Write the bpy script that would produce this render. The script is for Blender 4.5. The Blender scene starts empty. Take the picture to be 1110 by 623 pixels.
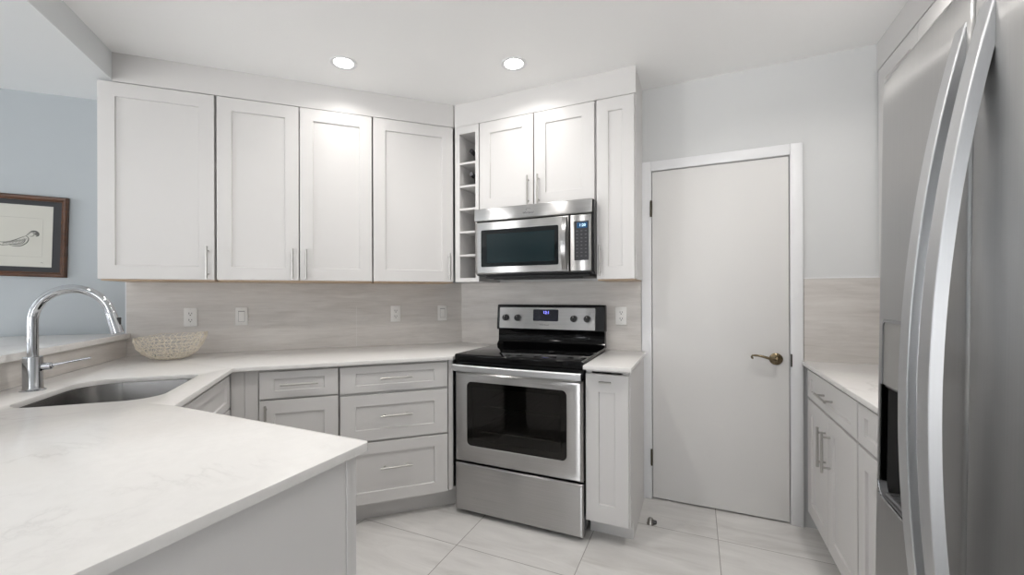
import bpy, bmesh, math, random
from mathutils import Vector, Matrix
random.seed(7)
R2 = math.sqrt(.5)
PI = math.pi
S = bpy.context.scene
C = S.collection

# ------------------------------------------------------------------ camera
CAM_H = 1.265
F_PX, CX, CY = 459.42, 541.18, 320.03
YAW, PITCH, ROLL = math.radians(24.900), math.radians(0.0387), math.radians(-0.16705)
cam_d = bpy.data.cameras.new('camera')
cam = bpy.data.objects.new('camera', cam_d)
C.objects.link(cam)
cam_d.sensor_fit = 'HORIZONTAL'
cam_d.sensor_width = 36.0
cam_d.lens = F_PX * 36.0 / 1110.0
cam_d.shift_x = (555.0 - CX) / 1110.0
cam_d.shift_y = (CY - 311.5) / 1110.0
cam_d.clip_start = 0.02
_x = Vector((math.cos(YAW), math.sin(YAW), 0))
_y = Vector((-math.sin(YAW), math.cos(YAW), 0))
_z = Vector((0, 0, 1))
_f = _y * math.cos(PITCH) + _z * math.sin(PITCH)
_u = -_y * math.sin(PITCH) + _z * math.cos(PITCH)
_r = _x * math.cos(ROLL) + _u * math.sin(ROLL)
_u2 = -_x * math.sin(ROLL) + _u * math.cos(ROLL)
cam.matrix_world = Matrix(((_r.x, _u2.x, -_f.x, 0), (_r.y, _u2.y, -_f.y, 0), (_r.z, _u2.z, -_f.z, CAM_H), (0, 0, 0, 1)))
S.camera = cam

# ------------------------------------------------------------------ world, exposure
S.view_settings.view_transform = 'Standard'
S.view_settings.look = 'None'
S.view_settings.exposure = 0.30
S.view_settings.gamma = 1.0
S.view_settings.use_curve_mapping = False
W = bpy.data.worlds.new('daylight')
S.world = W
W.use_nodes = True
WORLD_STRENGTH = 5.6
SKY_COLOR, GROUND_FILL = (0.93, 0.95, 1.0), (2.75, 2.72, 2.68)      # pale sky; ground made brighter than it as added light for the ceiling
_nt = W.node_tree
_tc = _nt.nodes.new('ShaderNodeTexCoord'); _sp = _nt.nodes.new('ShaderNodeSeparateXYZ'); _rp = _nt.nodes.new('ShaderNodeValToRGB')
_ma = _nt.nodes.new('ShaderNodeMath'); _ma.operation = 'MULTIPLY_ADD'; _ma.inputs[1].default_value = .5; _ma.inputs[2].default_value = .5
_nt.links.new(_tc.outputs['Generated'], _sp.inputs[0]); _nt.links.new(_sp.outputs[2], _ma.inputs[0]); _nt.links.new(_ma.outputs[0], _rp.inputs[0])
_rp.color_ramp.elements[0].position = .47; _rp.color_ramp.elements[0].color = (*GROUND_FILL, 1)
_rp.color_ramp.elements[1].position = .51; _rp.color_ramp.elements[1].color = (*SKY_COLOR, 1)
_nt.links.new(_rp.outputs[0], _nt.nodes['Background'].inputs[0])
_nt.nodes['Background'].inputs[1].default_value = WORLD_STRENGTH
CAN_POWER = 2.0
CAN_COLOR = (1.0, 0.96, 0.92)
CAN_GLOW = 14.0
def portal(name, loc, rot, w, h):
    ld = bpy.data.lights.new(name, 'AREA'); ld.shape = 'RECTANGLE'; ld.size = w; ld.size_y = h
    ld.cycles.is_portal = True
    o = bpy.data.objects.new(name, ld); C.objects.link(o); o.location = loc; o.rotation_euler = rot
for _a, _w in ((-5.325, 1.15), (-2.425, .25), (.525, .85)): portal('unseen_window_portal', (_a, -4.31, 1.06), (PI / 2, 0, 0), _w, 2.12)  # guide world light through the added openings behind the viewer
portal('unseen_window_portal', (-6.31, -2.2, 1.35), (0, -PI / 2, 0), 1.7, .6)

# ------------------------------------------------------------------ materials
def mat(name, color=(.8, .8, .8), rough=.5, metal=0.0, **kw):
    m = bpy.data.materials.new(name)
    m.use_nodes = True
    b = m.node_tree.nodes['Principled BSDF']
    b.inputs['Base Color'].default_value = (*color, 1)
    b.inputs['Roughness'].default_value = rough
    b.inputs['Metallic'].default_value = metal
    if 'spec' in kw: b.inputs['Specular IOR Level'].default_value = kw['spec']
    if 'coat' in kw:
        b.inputs['Coat Weight'].default_value = kw['coat']
        b.inputs['Coat Roughness'].default_value = .05
    if 'emit' in kw:
        b.inputs['Emission Color'].default_value = (*kw['emit'], 1)
        b.inputs['Emission Strength'].default_value = kw.get('strength', 1)
    return m

def nodes(m):
    nt = m.node_tree
    return nt, nt.nodes['Principled BSDF'], nt.nodes.new, nt.links.new

def coords(nt, scale=(1, 1, 1), rot=(0, 0, 0), kind='Object'):
    tc = nt.nodes.new('ShaderNodeTexCoord')
    mp = nt.nodes.new('ShaderNodeMapping')
    mp.inputs['Scale'].default_value = scale
    mp.inputs['Rotation'].default_value = rot
    nt.links.new(tc.outputs[kind], mp.inputs['Vector'])
    return mp.outputs[0]

def ramp(nt, fac, stops):
    r = nt.nodes.new('ShaderNodeValToRGB')
    el = r.color_ramp.elements
    while len(el) < len(stops): el.new(.5)
    for e, (p, c) in zip(el, stops):
        e.position = p
        e.color = (*c, 1) if len(c) == 3 else c
    nt.links.new(fac, r.inputs[0])
    return r.outputs[0]

def noise(nt, vec, scale, detail=4, rough=.55, dist=0):
    n = nt.nodes.new('ShaderNodeTexNoise')
    n.inputs['Scale'].default_value = scale
    n.inputs['Detail'].default_value = detail
    n.inputs['Roughness'].default_value = rough
    n.inputs['Distortion'].default_value = dist
    nt.links.new(vec, n.inputs['Vector'])
    return n.outputs['Fac']

def bump(nt, b, h, strength, dist=.002):
    n = nt.nodes.new('ShaderNodeBump')
    n.inputs['Strength'].default_value = strength
    n.inputs['Distance'].default_value = dist
    nt.links.new(h, n.inputs['Height'])
    nt.links.new(n.outputs[0], b.inputs['Normal'])

def paint(name, color, rough=.55, amt=.02):
    m = mat(name, color, rough)
    nt, b, N, L = nodes(m)
    f = noise(nt, coords(nt, (1, 1, 1)), 3, 3)
    a = tuple(c * (1 - amt) for c in color); d = tuple(min(1, c * (1 + amt)) for c in color)
    L(ramp(nt, f, [(.3, a), (.7, d)]), b.inputs['Base Color'])
    bump(nt, b, noise(nt, coords(nt), 160, 2), .05, .001)
    return m

def steel(name, color, rough, grain=2, amt=.04, aniso=.75):
    """brushed stainless: fine streaks along one axis (0 across, 2 upright) and highlights drawn out across the grain"""
    m = mat(name, color, rough, 1.0)
    nt, b, N, L = nodes(m)
    sc = [300.0, 300.0, 300.0]
    sc[grain] = 3.0
    f = noise(nt, coords(nt, tuple(sc)), 1, 2, .6)
    big = noise(nt, coords(nt, (2.5, 2.5, 2.5)), 1, 3, .55)
    mx = N('ShaderNodeMix'); mx.data_type = 'FLOAT'; mx.inputs['Factor'].default_value = .5
    L(f, mx.inputs['A']); L(big, mx.inputs['B'])
    lo = tuple(c * (1 - amt) for c in color); hi = tuple(min(1, c * (1 + amt)) for c in color)
    L(ramp(nt, mx.outputs['Result'], [(.35, lo), (.65, hi)]), b.inputs['Base Color'])
    L(ramp(nt, big, [(.3, (rough * .9,) * 3), (.7, (rough * 1.1,) * 3)]), b.inputs['Roughness'])
    b.inputs['Anisotropic'].default_value = aniso
    vt = N('ShaderNodeVectorTransform'); vt.vector_type = 'VECTOR'; vt.convert_from = 'OBJECT'; vt.convert_to = 'WORLD'
    vt.inputs[0].default_value = (1, 0, 0) if grain == 2 else (0, 0, 1)
    L(vt.outputs[0], b.inputs['Tangent'])
    return m

def quartz():
    m = mat('white_quartz', (.84, .83, .81), .16)
    nt, b, N, L = nodes(m)
    v = coords(nt, (1, 1, 1), (0, 0, .5))
    n1 = noise(nt, v, 2.2, 8, .62, 1.4)
    vein = N('ShaderNodeMath'); vein.operation = 'SUBTRACT'; vein.inputs[1].default_value = .5; L(n1, vein.inputs[0])
    ab = N('ShaderNodeMath'); ab.operation = 'ABSOLUTE'; L(vein.outputs[0], ab.inputs[0])
    patch = noise(nt, v, 1.7, 3)
    vc = ramp(nt, ab.outputs[0], [(0, (.68, .67, .655)), (.012, (.75, .74, .725)), (.04, (.79, .78, .765)), (1, (.80, .79, .775))])
    base = ramp(nt, noise(nt, v, 40, 3), [(.35, (.78, .77, .755)), (.65, (.805, .795, .78))])
    mix = N('ShaderNodeMix'); mix.data_type = 'RGBA'
    L(ramp(nt, patch, [(.48, (0, 0, 0)), (.62, (1, 1, 1))]), mix.inputs['Factor'])
    L(base, mix.inputs['A']); L(vc, mix.inputs['B'])
    L(mix.outputs['Result'], b.inputs['Base Color'])
    return m

def stone_tile():
    """pale greige porcelain slabs with slanting horizontal veins"""
    m = mat('backsplash_stone', (.6, .57, .54), .35)
    nt, b, N, L = nodes(m)
    v = coords(nt, (1.6, 1.6, 10.0), (0.06, .16, 0))
    n1 = noise(nt, v, 1.6, 7, .62, .7)
    n2 = noise(nt, coords(nt, (3, 3, 34), (0.05, .12, 0)), 1.5, 4, .6, .5)
    mx = N('ShaderNodeMix'); mx.data_type = 'FLOAT'; mx.inputs['Factor'].default_value = .4
    L(n1, mx.inputs['A']); L(n2, mx.inputs['B'])
    L(ramp(nt, mx.outputs['Result'], [(.30, (.49, .462, .432)), (.45, (.575, .548, .52)), (.55, (.625, .598, .57)), (.70, (.69, .667, .64))]), b.inputs['Base Color'])
    bump(nt, b, n2, .05, .002)
    return m

def floor_tile():
    m = mat('floor_porcelain', (.6, .6, .6), .3)
    nt, b, N, L = nodes(m)
    g = coords(nt)
    sep = N('ShaderNodeSeparateXYZ'); L(g, sep.inputs[0])
    def line(out, off):
        a = N('ShaderNodeMath'); a.operation = 'SUBTRACT'; a.inputs[1].default_value = off; L(out, a.inputs[0])
        d = N('ShaderNodeMath'); d.operation = 'DIVIDE'; d.inputs[1].default_value = .603; L(a.outputs[0], d.inputs[0])
        fl = N('ShaderNodeMath'); fl.operation = 'FLOOR'; L(d.outputs[0], fl.inputs[0])
        fr = N('ShaderNodeMath'); fr.operation = 'FRACT'; L(d.outputs[0], fr.inputs[0])
        p = N('ShaderNodeMath'); p.operation = 'PINGPONG'; p.inputs[1].default_value = .5; L(d.outputs[0], p.inputs[0])
        lt = N('ShaderNodeMath'); lt.operation = 'LESS_THAN'; lt.inputs[1].default_value = .0032; L(p.outputs[0], lt.inputs[0])
        return lt.outputs[0], fl.outputs[0]
    lx, fx = line(sep.outputs[0], .10)
    ly, fy = line(sep.outputs[1], 1.86)
    mxl = N('ShaderNodeMath'); mxl.operation = 'MAXIMUM'; L(lx, mxl.inputs[0]); L(ly, mxl.inputs[1])
    # every tile its own piece of the pattern
    cmb = N('ShaderNodeCombineXYZ'); L(fx, cmb.inputs[0]); L(fy, cmb.inputs[1])
    wn = N('ShaderNodeTexWhiteNoise'); wn.noise_dimensions = '3D'; L(cmb.outputs[0], wn.inputs['Vector'])
    sc = N('ShaderNodeVectorMath'); sc.operation = 'SCALE'; sc.inputs['Scale'].default_value = 9; L(wn.outputs['Color'], sc.inputs[0])
    mp = N('ShaderNodeMapping'); mp.inputs['Rotation'].default_value = (0, 0, .9); mp.inputs['Scale'].default_value = (1.2, 6, 1)
    ad = N('ShaderNodeVectorMath'); ad.operation = 'ADD'; L(g, mp.inputs[0]); L(mp.outputs[0], ad.inputs[0]); L(sc.outputs[0], ad.inputs[1])
    n1 = noise(nt, ad.outputs[0], 1.5, 8, .6, .8)
    col = ramp(nt, n1, [(.28, (.53, .515, .495)), (.45, (.635, .625, .61)), (.6, (.70, .69, .675)), (.75, (.745, .735, .725))])
    mix = N('ShaderNodeMix'); mix.data_type = 'RGBA'
    L(mxl.outputs[0], mix.inputs['Factor']); L(col, mix.inputs['A'])
    mix.inputs['B'].default_value = (.27, .255, .24, 1)
    L(mix.outputs['Result'], b.inputs['Base Color'])
    inv = N('ShaderNodeMath'); inv.operation = 'SUBTRACT'; inv.inputs[0].default_value = 1; L(mxl.outputs[0], inv.inputs[1])
    bump(nt, b, inv.outputs[0], .3, .002)
    return m

def wood(name, a, d, scale=(3, 3, 40), rough=.4):
    m = mat(name, a, rough)
    nt, b, N, L = nodes(m)
    f = noise(nt, coords(nt, scale), 2, 5, .6, .6)
    L(ramp(nt, f, [(.3, a), (.7, d)]), b.inputs['Base Color'])
    return m

def tinted_glass(name, tint, gloss_rough=.03):
    m = bpy.data.materials.new(name); m.use_nodes = True
    nt = m.node_tree; nt.nodes.clear()
    o = nt.nodes.new('ShaderNodeOutputMaterial')
    t = nt.nodes.new('ShaderNodeBsdfTransparent'); t.inputs[0].default_value = (*tint, 1)
    g = nt.nodes.new('ShaderNodeBsdfGlossy'); g.inputs['Roughness'].default_value = gloss_rough; g.inputs[0].default_value = (.9, .9, .9, 1)
    f = nt.nodes.new('ShaderNodeFresnel'); f.inputs[0].default_value = 1.45
    mx = nt.nodes.new('ShaderNodeMixShader')
    nt.links.new(f.outputs[0], mx.inputs[0]); nt.links.new(t.outputs[0], mx.inputs[1]); nt.links.new(g.outputs[0], mx.inputs[2])
    nt.links.new(mx.outputs[0], o.inputs[0])
    return m

M = {}
M['cab'] = paint('cabinet_white', (.675, .665, .658), .42, .008)
M['cab_in'] = paint('cabinet_inside', (.70, .68, .67), .5, .01)
M['rack_back_shaded'] = paint('rack_board_shaded', (.56, .50, .48), .5, .01)  # shade inside the cubbies put into the back board colour
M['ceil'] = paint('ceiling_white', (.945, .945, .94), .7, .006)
M['ceil_low'] = paint('ceiling_white_dimmed', (.77, .79, .80), .7, .006)  # darker copy of the ceiling white, offsetting strong daylight on the lower ceiling
M['wall'] = paint('wall_grey', (.63, .638, .64), .6, .01)
M['wall_cool_light'] = paint('wall_grey_cool_light', (.41, .445, .47), .6, .01)  # cooler light of the next room put into the wall grey
M['door'] = paint('door_white', (.69, .682, .67), .45, .008)
M['trim'] = paint('trim_white', (.78, .785, .80), .4, .006)
M['quartz'] = quartz()
M['stone'] = stone_tile()
M['floor'] = floor_tile()
M['grout'] = mat('edge_trim', (.72, .71, .70), .4)
M['ply'] = wood('cabinet_underside_wood', (.50, .36, .24), (.60, .45, .31))
M['nickel'] = steel('brushed_nickel', (.52, .51, .49), .32, 0, .03, .0)
M['steel_h'] = steel('stainless_brushed_across', (.46, .455, .45), .30, 0, .10, .98)
M['steel_v'] = steel('stainless_brushed_upright', (.47, .468, .465), .30, 2, .04, .96)
M['steel_sink'] = steel('sink_steel', (.27, .265, .26), .25, 0, .03, .8)
M['handle_grey'] = steel('handle_satin_grey', (.64, .65, .665), .36, 2, .02, .3)
M['chrome'] = mat('chrome', (.50, .515, .535), .05, 1.0)
M['black'] = mat('black_enamel', (.006, .006, .0065), .25, spec=.3)
M['black_glass'] = mat('black_glass', (.003, .003, .0033), .05, 0, spec=.2)
M['black_matte'] = mat('black_plastic', (.02, .02, .021), .5)
M['knob'] = mat('knob_black', (.018, .018, .018), .3)
M['mw_glass'] = mat('microwave_window', (.003, .005, .006), .06, spec=.3)
M['mw_mesh'] = mat('microwave_screen', (.006, .016, .019), .10, spec=.3)
M['keypad'] = mat('keypad_dark', (.022, .022, .026), .3)
M['button'] = mat('button_grey', (.085, .085, .09), .4)
M['display_mw'] = mat('display_blue', (.01, .04, .09), .2, emit=(.03, .12, .28), strength=.35)
M['digits_mw'] = mat('digits_pale', (.6, .8, 1), .3, emit=(.55, .85, 1.0), strength=.8)
M['display_range'] = mat('display_dark', (.008, .008, .02), .12)
M['digits_range'] = mat('digits_violet', (.3, .3, 1), .3, emit=(.22, .22, 1.0), strength=2.2)
M['logo'] = mat('logo_grey', (.10, .10, .105), .4, .4)
M['oven_glass'] = tinted_glass('oven_door_glass', (.5, .48, .46))
M['oven_in'] = mat('oven_enamel', (.10, .095, .09), .4)
M['rack'] = mat('oven_rack_wire', (.55, .53, .50), .25, 1.0)
M['brass'] = mat('antique_brass', (.19, .15, .095), .25, 1.0)
M['hinge'] = mat('hinge_bronze', (.07, .06, .045), .38, 1.0)
M['plate'] = mat('switch_plate', (.80, .79, .77), .35)
M['slot'] = mat('outlet_slot', (.03, .03, .03), .5)
M['shadow_line'] = mat('rubber_gasket', (.06, .06, .062), .6)
M['frame_wood'] = wood('frame_walnut', (.045, .018, .008), (.11, .042, .016), (4, 4, 30), .28)
M['mat_board'] = mat('grey_mat_board', (.026, .028, .032), .7)
M['paper'] = paint('aged_paper', (.53, .525, .48), .7, .03)
M['ink'] = mat('ink_grey', (.10, .10, .095), .8)
M['ink_soft'] = mat('ink_wash', (.27, .27, .25), .8)
M['bowl'] = paint('bowl_cream', (.93, .86, .74), .6, .04)
M['bottle'] = mat('dark_bottle_glass', (.012, .014, .012), .06, 0, coat=.5)
M['foil'] = mat('bottle_foil', (.03, .03, .034), .3, .6)
M['rubber'] = mat('rubber_grey', (.05, .05, .05), .6)
M['stop'] = mat('door_stop_metal', (.34, .33, .31), .3, 1.0)
M['disp_panel'] = mat('dispenser_grey', (.30, .295, .285), .35, .3)
M['disp_dark'] = mat('dispenser_cavity', (.06, .058, .057), .35)
M['fridge_side'] = mat('fridge_side_grey', (.22, .22, .225), .45)
M['glow'] = mat('lamp_diffuser', (1, 1, 1), .5, emit=(1, .98, .95), strength=CAN_GLOW)

# ------------------------------------------------------------------ geometry helpers
def sn(s, n, z=0.0):
    """position from distances along / towards the back wall (which runs at 45 degrees)"""
    return Vector(((s - n) * R2, (s + n) * R2, z))

class MB:
    def __init__(self): self.bm = bmesh.new()
    def box(self, x0, x1, y0, y1, z0, z1, bev=0.0, seg=1):
        t = bmesh.new()
        bmesh.ops.create_cube(t, size=1)
        for v in t.verts:
            v.co = Vector(((x0 + x1) / 2 + v.co.x * (x1 - x0), (y0 + y1) / 2 + v.co.y * (y1 - y0), (z0 + z1) / 2 + v.co.z * (z1 - z0)))
        if bev: bmesh.ops.bevel(t, geom=t.edges[:], offset=bev, segments=seg, affect='EDGES', profile=.5)
        self.merge(t); return self
    def merge(self, t):
        me = bpy.data.meshes.new('tmp'); t.to_mesh(me); t.free()
        self.bm.from_mesh(me); bpy.data.meshes.remove(me)
    def rings(self, rings, cap0=True, cap1=True, closed=True):
        """skin of point rings"""
        vs = [[self.bm.verts.new(p) for p in r] for r in rings]
        n = len(vs[0])
        for a, b in zip(vs, vs[1:]):
            for i in range(n if closed else n - 1):
                j = (i + 1) % n
                try: self.bm.faces.new((a[i], a[j], b[j], b[i]))
                except ValueError: pass
        if cap0: self.bm.faces.new(list(reversed(vs[0])))
        if cap1: self.bm.faces.new(vs[-1])
        return self
    def tube(self, pts, r, seg=12, cap=True):
        pts = [Vector(p) for p in pts]
        rr = r if isinstance(r, (list, tuple)) else [r] * len(pts)
        out = []; ref = None
        for i, p in enumerate(pts):
            d = (pts[min(i + 1, len(pts) - 1)] - pts[max(i - 1, 0)]).normalized()
            if ref is None:
                ref = d.orthogonal().normalized()
            ref = (ref - d * ref.dot(d)).normalized()
            b = d.cross(ref)
            out.append([p + (ref * math.cos(2 * PI * k / seg) + b * math.sin(2 * PI * k / seg)) * rr[i] for k in range(seg)])
        return self.rings(out, cap, cap)
    def lathe(self, prof, axis='z', c=(0, 0, 0), seg=32):
        """prof: (radius, height) pairs"""
        c = Vector(c); out = []
        for r, h in prof:
            ring = []
            for k in range(seg):
                a = 2 * PI * k / seg; u, v = r * math.cos(a), r * math.sin(a)
                ring.append(c + {'z': Vector((u, v, h)), 'y': Vector((u, h, v)), 'x': Vector((h, u, v))}[axis])
            out.append(ring)
        return self.rings(out, True, True)
    def prism(self, poly, z0, z1, bev=0.0, seg=2):
        t = bmesh.new()
        lo = [t.verts.new((p[0], p[1], z0)) for p in poly]; hi = [t.verts.new((p[0], p[1], z1)) for p in poly]
        n = len(poly)
        t.faces.new(list(reversed(lo))); t.faces.new(hi)
        for i in range(n): t.faces.new((lo[i], lo[(i + 1) % n], hi[(i + 1) % n], hi[i]))
        if bev: bmesh.ops.bevel(t, geom=t.edges[:], offset=bev, segments=seg, affect='EDGES', profile=.5)
        self.merge(t); return self
    def slab(self, poly, y0, y1):
        """outline in x,z, thick along y"""
        n = len(poly)
        a = [self.bm.verts.new((p[0], y0, p[1])) for p in poly]; b = [self.bm.verts.new((p[0], y1, p[1])) for p in poly]
        self.bm.faces.new(a); self.bm.faces.new(list(reversed(b)))
        for i in range(n): self.bm.faces.new((a[i], b[i], b[(i + 1) % n], a[(i + 1) % n]))
        return self
    def build(self, name, material, parent=None, smooth=True, angle=35, label=None):
        bmesh.ops.recalc_face_normals(self.bm, faces=self.bm.faces[:])
        me = bpy.data.meshes.new(name)
        self.bm.to_mesh(me); self.bm.free()
        me.materials.append(material)
        if smooth:
            for p in me.polygons: p.use_smooth = True
            me.set_sharp_from_angle(angle=math.radians(angle))
        o = bpy.data.objects.new(name, me); C.objects.link(o)
        if parent is not None: o.parent = parent
        if label: o['label'] = label
        return o

def tag(o, label, cat, group=None):
    o['label'] = label; o['category'] = cat
    if group: o['group'] = group
    return o
def thing(name, label, cat, loc=(0, 0, 0), rotz=0.0, group=None):
    o = bpy.data.objects.new(name, None); C.objects.link(o)
    o.empty_display_size = .1
    o.location = loc; o.rotation_euler = (0, 0, rotz)
    return tag(o, label, cat, group)
def struct(o): o['kind'] = 'structure'; return o
def rrect(x0, x1, z0, z1, r, k=6):
    """rounded rectangle outline; r one radius or four (bl, br, tr, tl)"""
    rs = r if isinstance(r, (list, tuple)) else (r,) * 4
    out = []
    for (cx, cz, a0, q) in ((x0, z0, PI, rs[0]), (x1, z0, 1.5 * PI, rs[1]), (x1, z1, 0, rs[2]), (x0, z1, .5 * PI, rs[3])):
        sx = 1 if cx == x0 else -1; sz = 1 if cz == z0 else -1
        for i in range(k + 1):
            a = a0 + .5 * PI * i / k
            out.append((cx + sx * q + q * math.cos(a), cz + sz * q + q * math.sin(a)))
    return out
def text_mesh(s, size, name, material, parent, pos, depth=.0006, italic=0.0, rot=None):
    """raised lettering facing -y in its parent's frame"""
    cu = bpy.data.curves.new('lettering', 'FONT')
    cu.body = s; cu.size = size; cu.align_x = 'CENTER'; cu.align_y = 'CENTER'; cu.extrude = depth; cu.shear = italic
    t = bpy.data.objects.new('lettering', cu); C.objects.link(t)
    bpy.context.view_layer.update()
    me = bpy.data.meshes.new_from_object(t.evaluated_get(bpy.context.evaluated_depsgraph_get()))
    bpy.data.objects.remove(t); bpy.data.curves.remove(cu)
    me.name = name
    me.transform(Matrix.Translation(pos) @ Matrix.Rotation(PI / 2, 4, 'X'))
    me.materials.clear(); me.materials.append(material)
    o = bpy.data.objects.new(name, me); C.objects.link(o); o.parent = parent
    return o

# ------------------------------------------------------------------ planes of the room (metres)
N_WALL = 3.12          # back wall
Y_WALL = 2.80          # range and door wall
X_RIGHT = 1.18         # fridge wall
S_CORNER = (Y_WALL * 2 - N_WALL / R2) * R2
CEIL, CEIL_LOW = 2.555, 2.410
TOP = .914
A45 = PI / 4

# ------------------------------------------------------------------ structure
def floor_poly(): return [(-6.2, -4.2), (1.3, -4.2), (1.3, 2.95), (-6.2, 2.95)]
struct(MB().prism(floor_poly(), -.06, 0).build('floor', M['floor']))
wb = MB().box(-4.6, S_CORNER + .06, 0, .12, 0, CEIL + .1).build('wall_back', M['wall_cool_light']); struct(wb)
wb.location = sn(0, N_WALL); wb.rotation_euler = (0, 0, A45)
DX0, DX1, DH = -.25, .47, 2.035
wr = MB()
wr.box(-1.64, DX0 - .02, Y_WALL, Y_WALL + .12, 0, CEIL + .1)
wr.box(DX1 + .02, X_RIGHT + .12, Y_WALL, Y_WALL + .12, 0, CEIL + .1)
wr.box(DX0 - .02, DX1 + .02, Y_WALL, Y_WALL + .12, DH + .02, CEIL + .1)
struct(wr.build('wall_front', M['wall']))
struct(MB().box(X_RIGHT, X_RIGHT + .12, -4.2, Y_WALL, 0, CEIL + .1).build('wall_right', M['wall']))
# unseen rest of the open-plan room; window openings added to light the kitchen
S_BEAM = -1.147
OPEN = ((-5.90, -4.75), (-2.55, -2.30), (.10, .95))  # added openings, set for brightness and reflections in the steel
WZ1 = 2.12
rw_ = MB()
for a, b in ((-6.2, OPEN[0][0]), (OPEN[0][1], OPEN[1][0]), (OPEN[1][1], OPEN[2][0]), (OPEN[2][1], 1.3)): rw_.box(a, b, -4.32, -4.2, 0, CEIL + .1)
for a, b in OPEN: rw_.box(a, b, -4.32, -4.2, WZ1, CEIL + .1)
struct(rw_.build('wall_rear', M['wall'], smooth=False))
lw = MB()
LY0, LY1 = -2.5, -1.9
lw.box(-6.32, -6.2, -4.32, LY0, 0, CEIL + .1).box(-6.32, -6.2, LY1, .6, 0, CEIL + .1).box(-6.32, -6.2, LY0, LY1, 0, .5).box(-6.32, -6.2, LY0, LY1, 2.2, CEIL + .1)
struct(lw.build('wall_left', M['wall_cool_light'], smooth=False))
wf_ = MB()
for a, b in OPEN:
    wf_ = MB()
    for q in (a, b - .03): wf_.box(q, q + .03, -4.29, -4.23, 0, WZ1)
    wf_.box(a + .03, b - .03, -4.29, -4.23, WZ1 - .05, WZ1)
    struct(wf_.build('unseen_window_1' if a < -3 else ('unseen_window_3' if a < -2 else 'unseen_window_4'), M['trim'], smooth=False))
wf_ = MB()
for a in (LY0, (LY0 + LY1) / 2 - .03, LY1 - .06): wf_.box(-6.29, -6.23, a, a + .06, .5, 2.2)
wf_.box(-6.29, -6.23, LY0 + .06, LY1 - .06, 2.14, 2.2).box(-6.29, -6.23, LY0 + .06, LY1 - .06, .5, .56)
struct(wf_.build('unseen_window_2', M['trim'], smooth=False))
k = [sn(S_BEAM, N_WALL + .11), (-1.60, 2.91), (1.30, 2.91), (1.30, S_BEAM / R2 - 1.30)]
struct(MB().prism([(p[0], p[1]) for p in k], CEIL, CEIL + .12).build('ceiling', M['ceil']))
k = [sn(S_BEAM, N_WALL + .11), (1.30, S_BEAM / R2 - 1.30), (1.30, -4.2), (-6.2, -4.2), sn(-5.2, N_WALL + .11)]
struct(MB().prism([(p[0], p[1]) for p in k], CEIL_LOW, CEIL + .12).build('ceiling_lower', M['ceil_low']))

# soffits above the wall cabinets
struct(MB().prism([tuple(sn(S_BEAM, 2.797)[:2]), tuple(sn(.697, 2.797)[:2]), tuple(sn(S_CORNER, N_WALL)[:2]), tuple(sn(S_BEAM, N_WALL)[:2])], 2.402, CEIL).build('soffit_back', M['cab']))
ycor = sn(.702, 2.797)
struct(MB().prism([(ycor.x, 2.477), (-.303, 2.477), (-.303, Y_WALL), (-1.612, Y_WALL)], 2.402, CEIL).build('soffit_front', M['cab']))
struct(MB().box(.848, X_RIGHT, -1.0, Y_WALL, 2.412, CEIL).build('soffit_right', M['cab']))

# backsplashes
sp = MB().box(-1.209, S_CORNER, 0, .010, 0, 1.362 - .90).build('backsplash_back', M['stone']); struct(sp)
sp.location = sn(0, N_WALL - .010, .90); sp.rotation_euler = (0, 0, A45)
et = MB().box(-1.214, -1.209, -.001, .011, 0, 1.362 - TOP).build('trim_1', M['trim']); struct(et)
et.location = sn(0, N_WALL - .010, TOP); et.rotation_euler = (0, 0, A45)
struct(MB().box(-1.612, -.312, Y_WALL - .010, Y_WALL, .90, 1.362).build('backsplash_front', M['stone']))
struct(MB().box(.532, X_RIGHT, Y_WALL - .010, Y_WALL, .89, 1.352).build('backsplash_right', M['stone']))
struct(MB().box(.532, X_RIGHT, Y_WALL - .012, Y_WALL, 1.352, 1.358).build('trim_2', M['trim']))
# seams between the slabs
sm = MB()
sm.box(.08, .0815, -.0003, .001, 0, .28).build('trim_3', M['grout'])
o = bpy.data.objects['trim_3']; struct(o); o.location = sn(0, N_WALL - .010, TOP); o.rotation_euler = (0, 0, A45)

# door
door = bpy.data.objects.new('door_1', None); C.objects.link(door); door['kind'] = 'structure'
MB().box(DX0 + .003, DX1 - .003, Y_WALL - .002, Y_WALL + .04, .008, DH - .003, .002).build('door_slab', M['door'], door)
fr = MB()
tw = .059
fr.box(DX0 - tw, DX0, Y_WALL - .018, Y_WALL, 0, DH + tw, .004, 2)
fr.box(DX1, DX1 + tw, Y_WALL - .018, Y_WALL, 0, DH + tw, .004, 2)
fr.box(DX0, DX1, Y_WALL - .018, Y_WALL, DH, DH + tw, .004, 2)
fr.box(DX0 - .001, DX0 + .015, Y_WALL + .041, Y_WALL + .055, 0, DH).box(DX1 - .015, DX1 + .001, Y_WALL + .041, Y_WALL + .055, 0, DH).box(DX0, DX1, Y_WALL + .041, Y_WALL + .055, DH - .015, DH + .001).box(DX0, DX1, Y_WALL + .041, Y_WALL + .055, 0, .012)
fr.box(DX0 - .02, DX0, Y_WALL, Y_WALL + .12, 0, DH + .02)
fr.box(DX1, DX1 + .02, Y_WALL, Y_WALL + .12, 0, DH + .02)
fr.box(DX0, DX1, Y_WALL, Y_WALL + .12, DH, DH + .02)
struct(fr.build('trim_4', M['trim']))
for hz in (1.80, .262):
    h = MB().box(DX0 - .008, DX0 + .002, Y_WALL - .022, Y_WALL - .002, hz - .045, hz + .045, .002)
    h.tube([(DX0 - .001, Y_WALL - .024, hz - .05), (DX0 - .001, Y_WALL - .024, hz + .05)], .006, 10)
    h.build('hinge', M['hinge'], door, label='dark bronze hinge')
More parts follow.
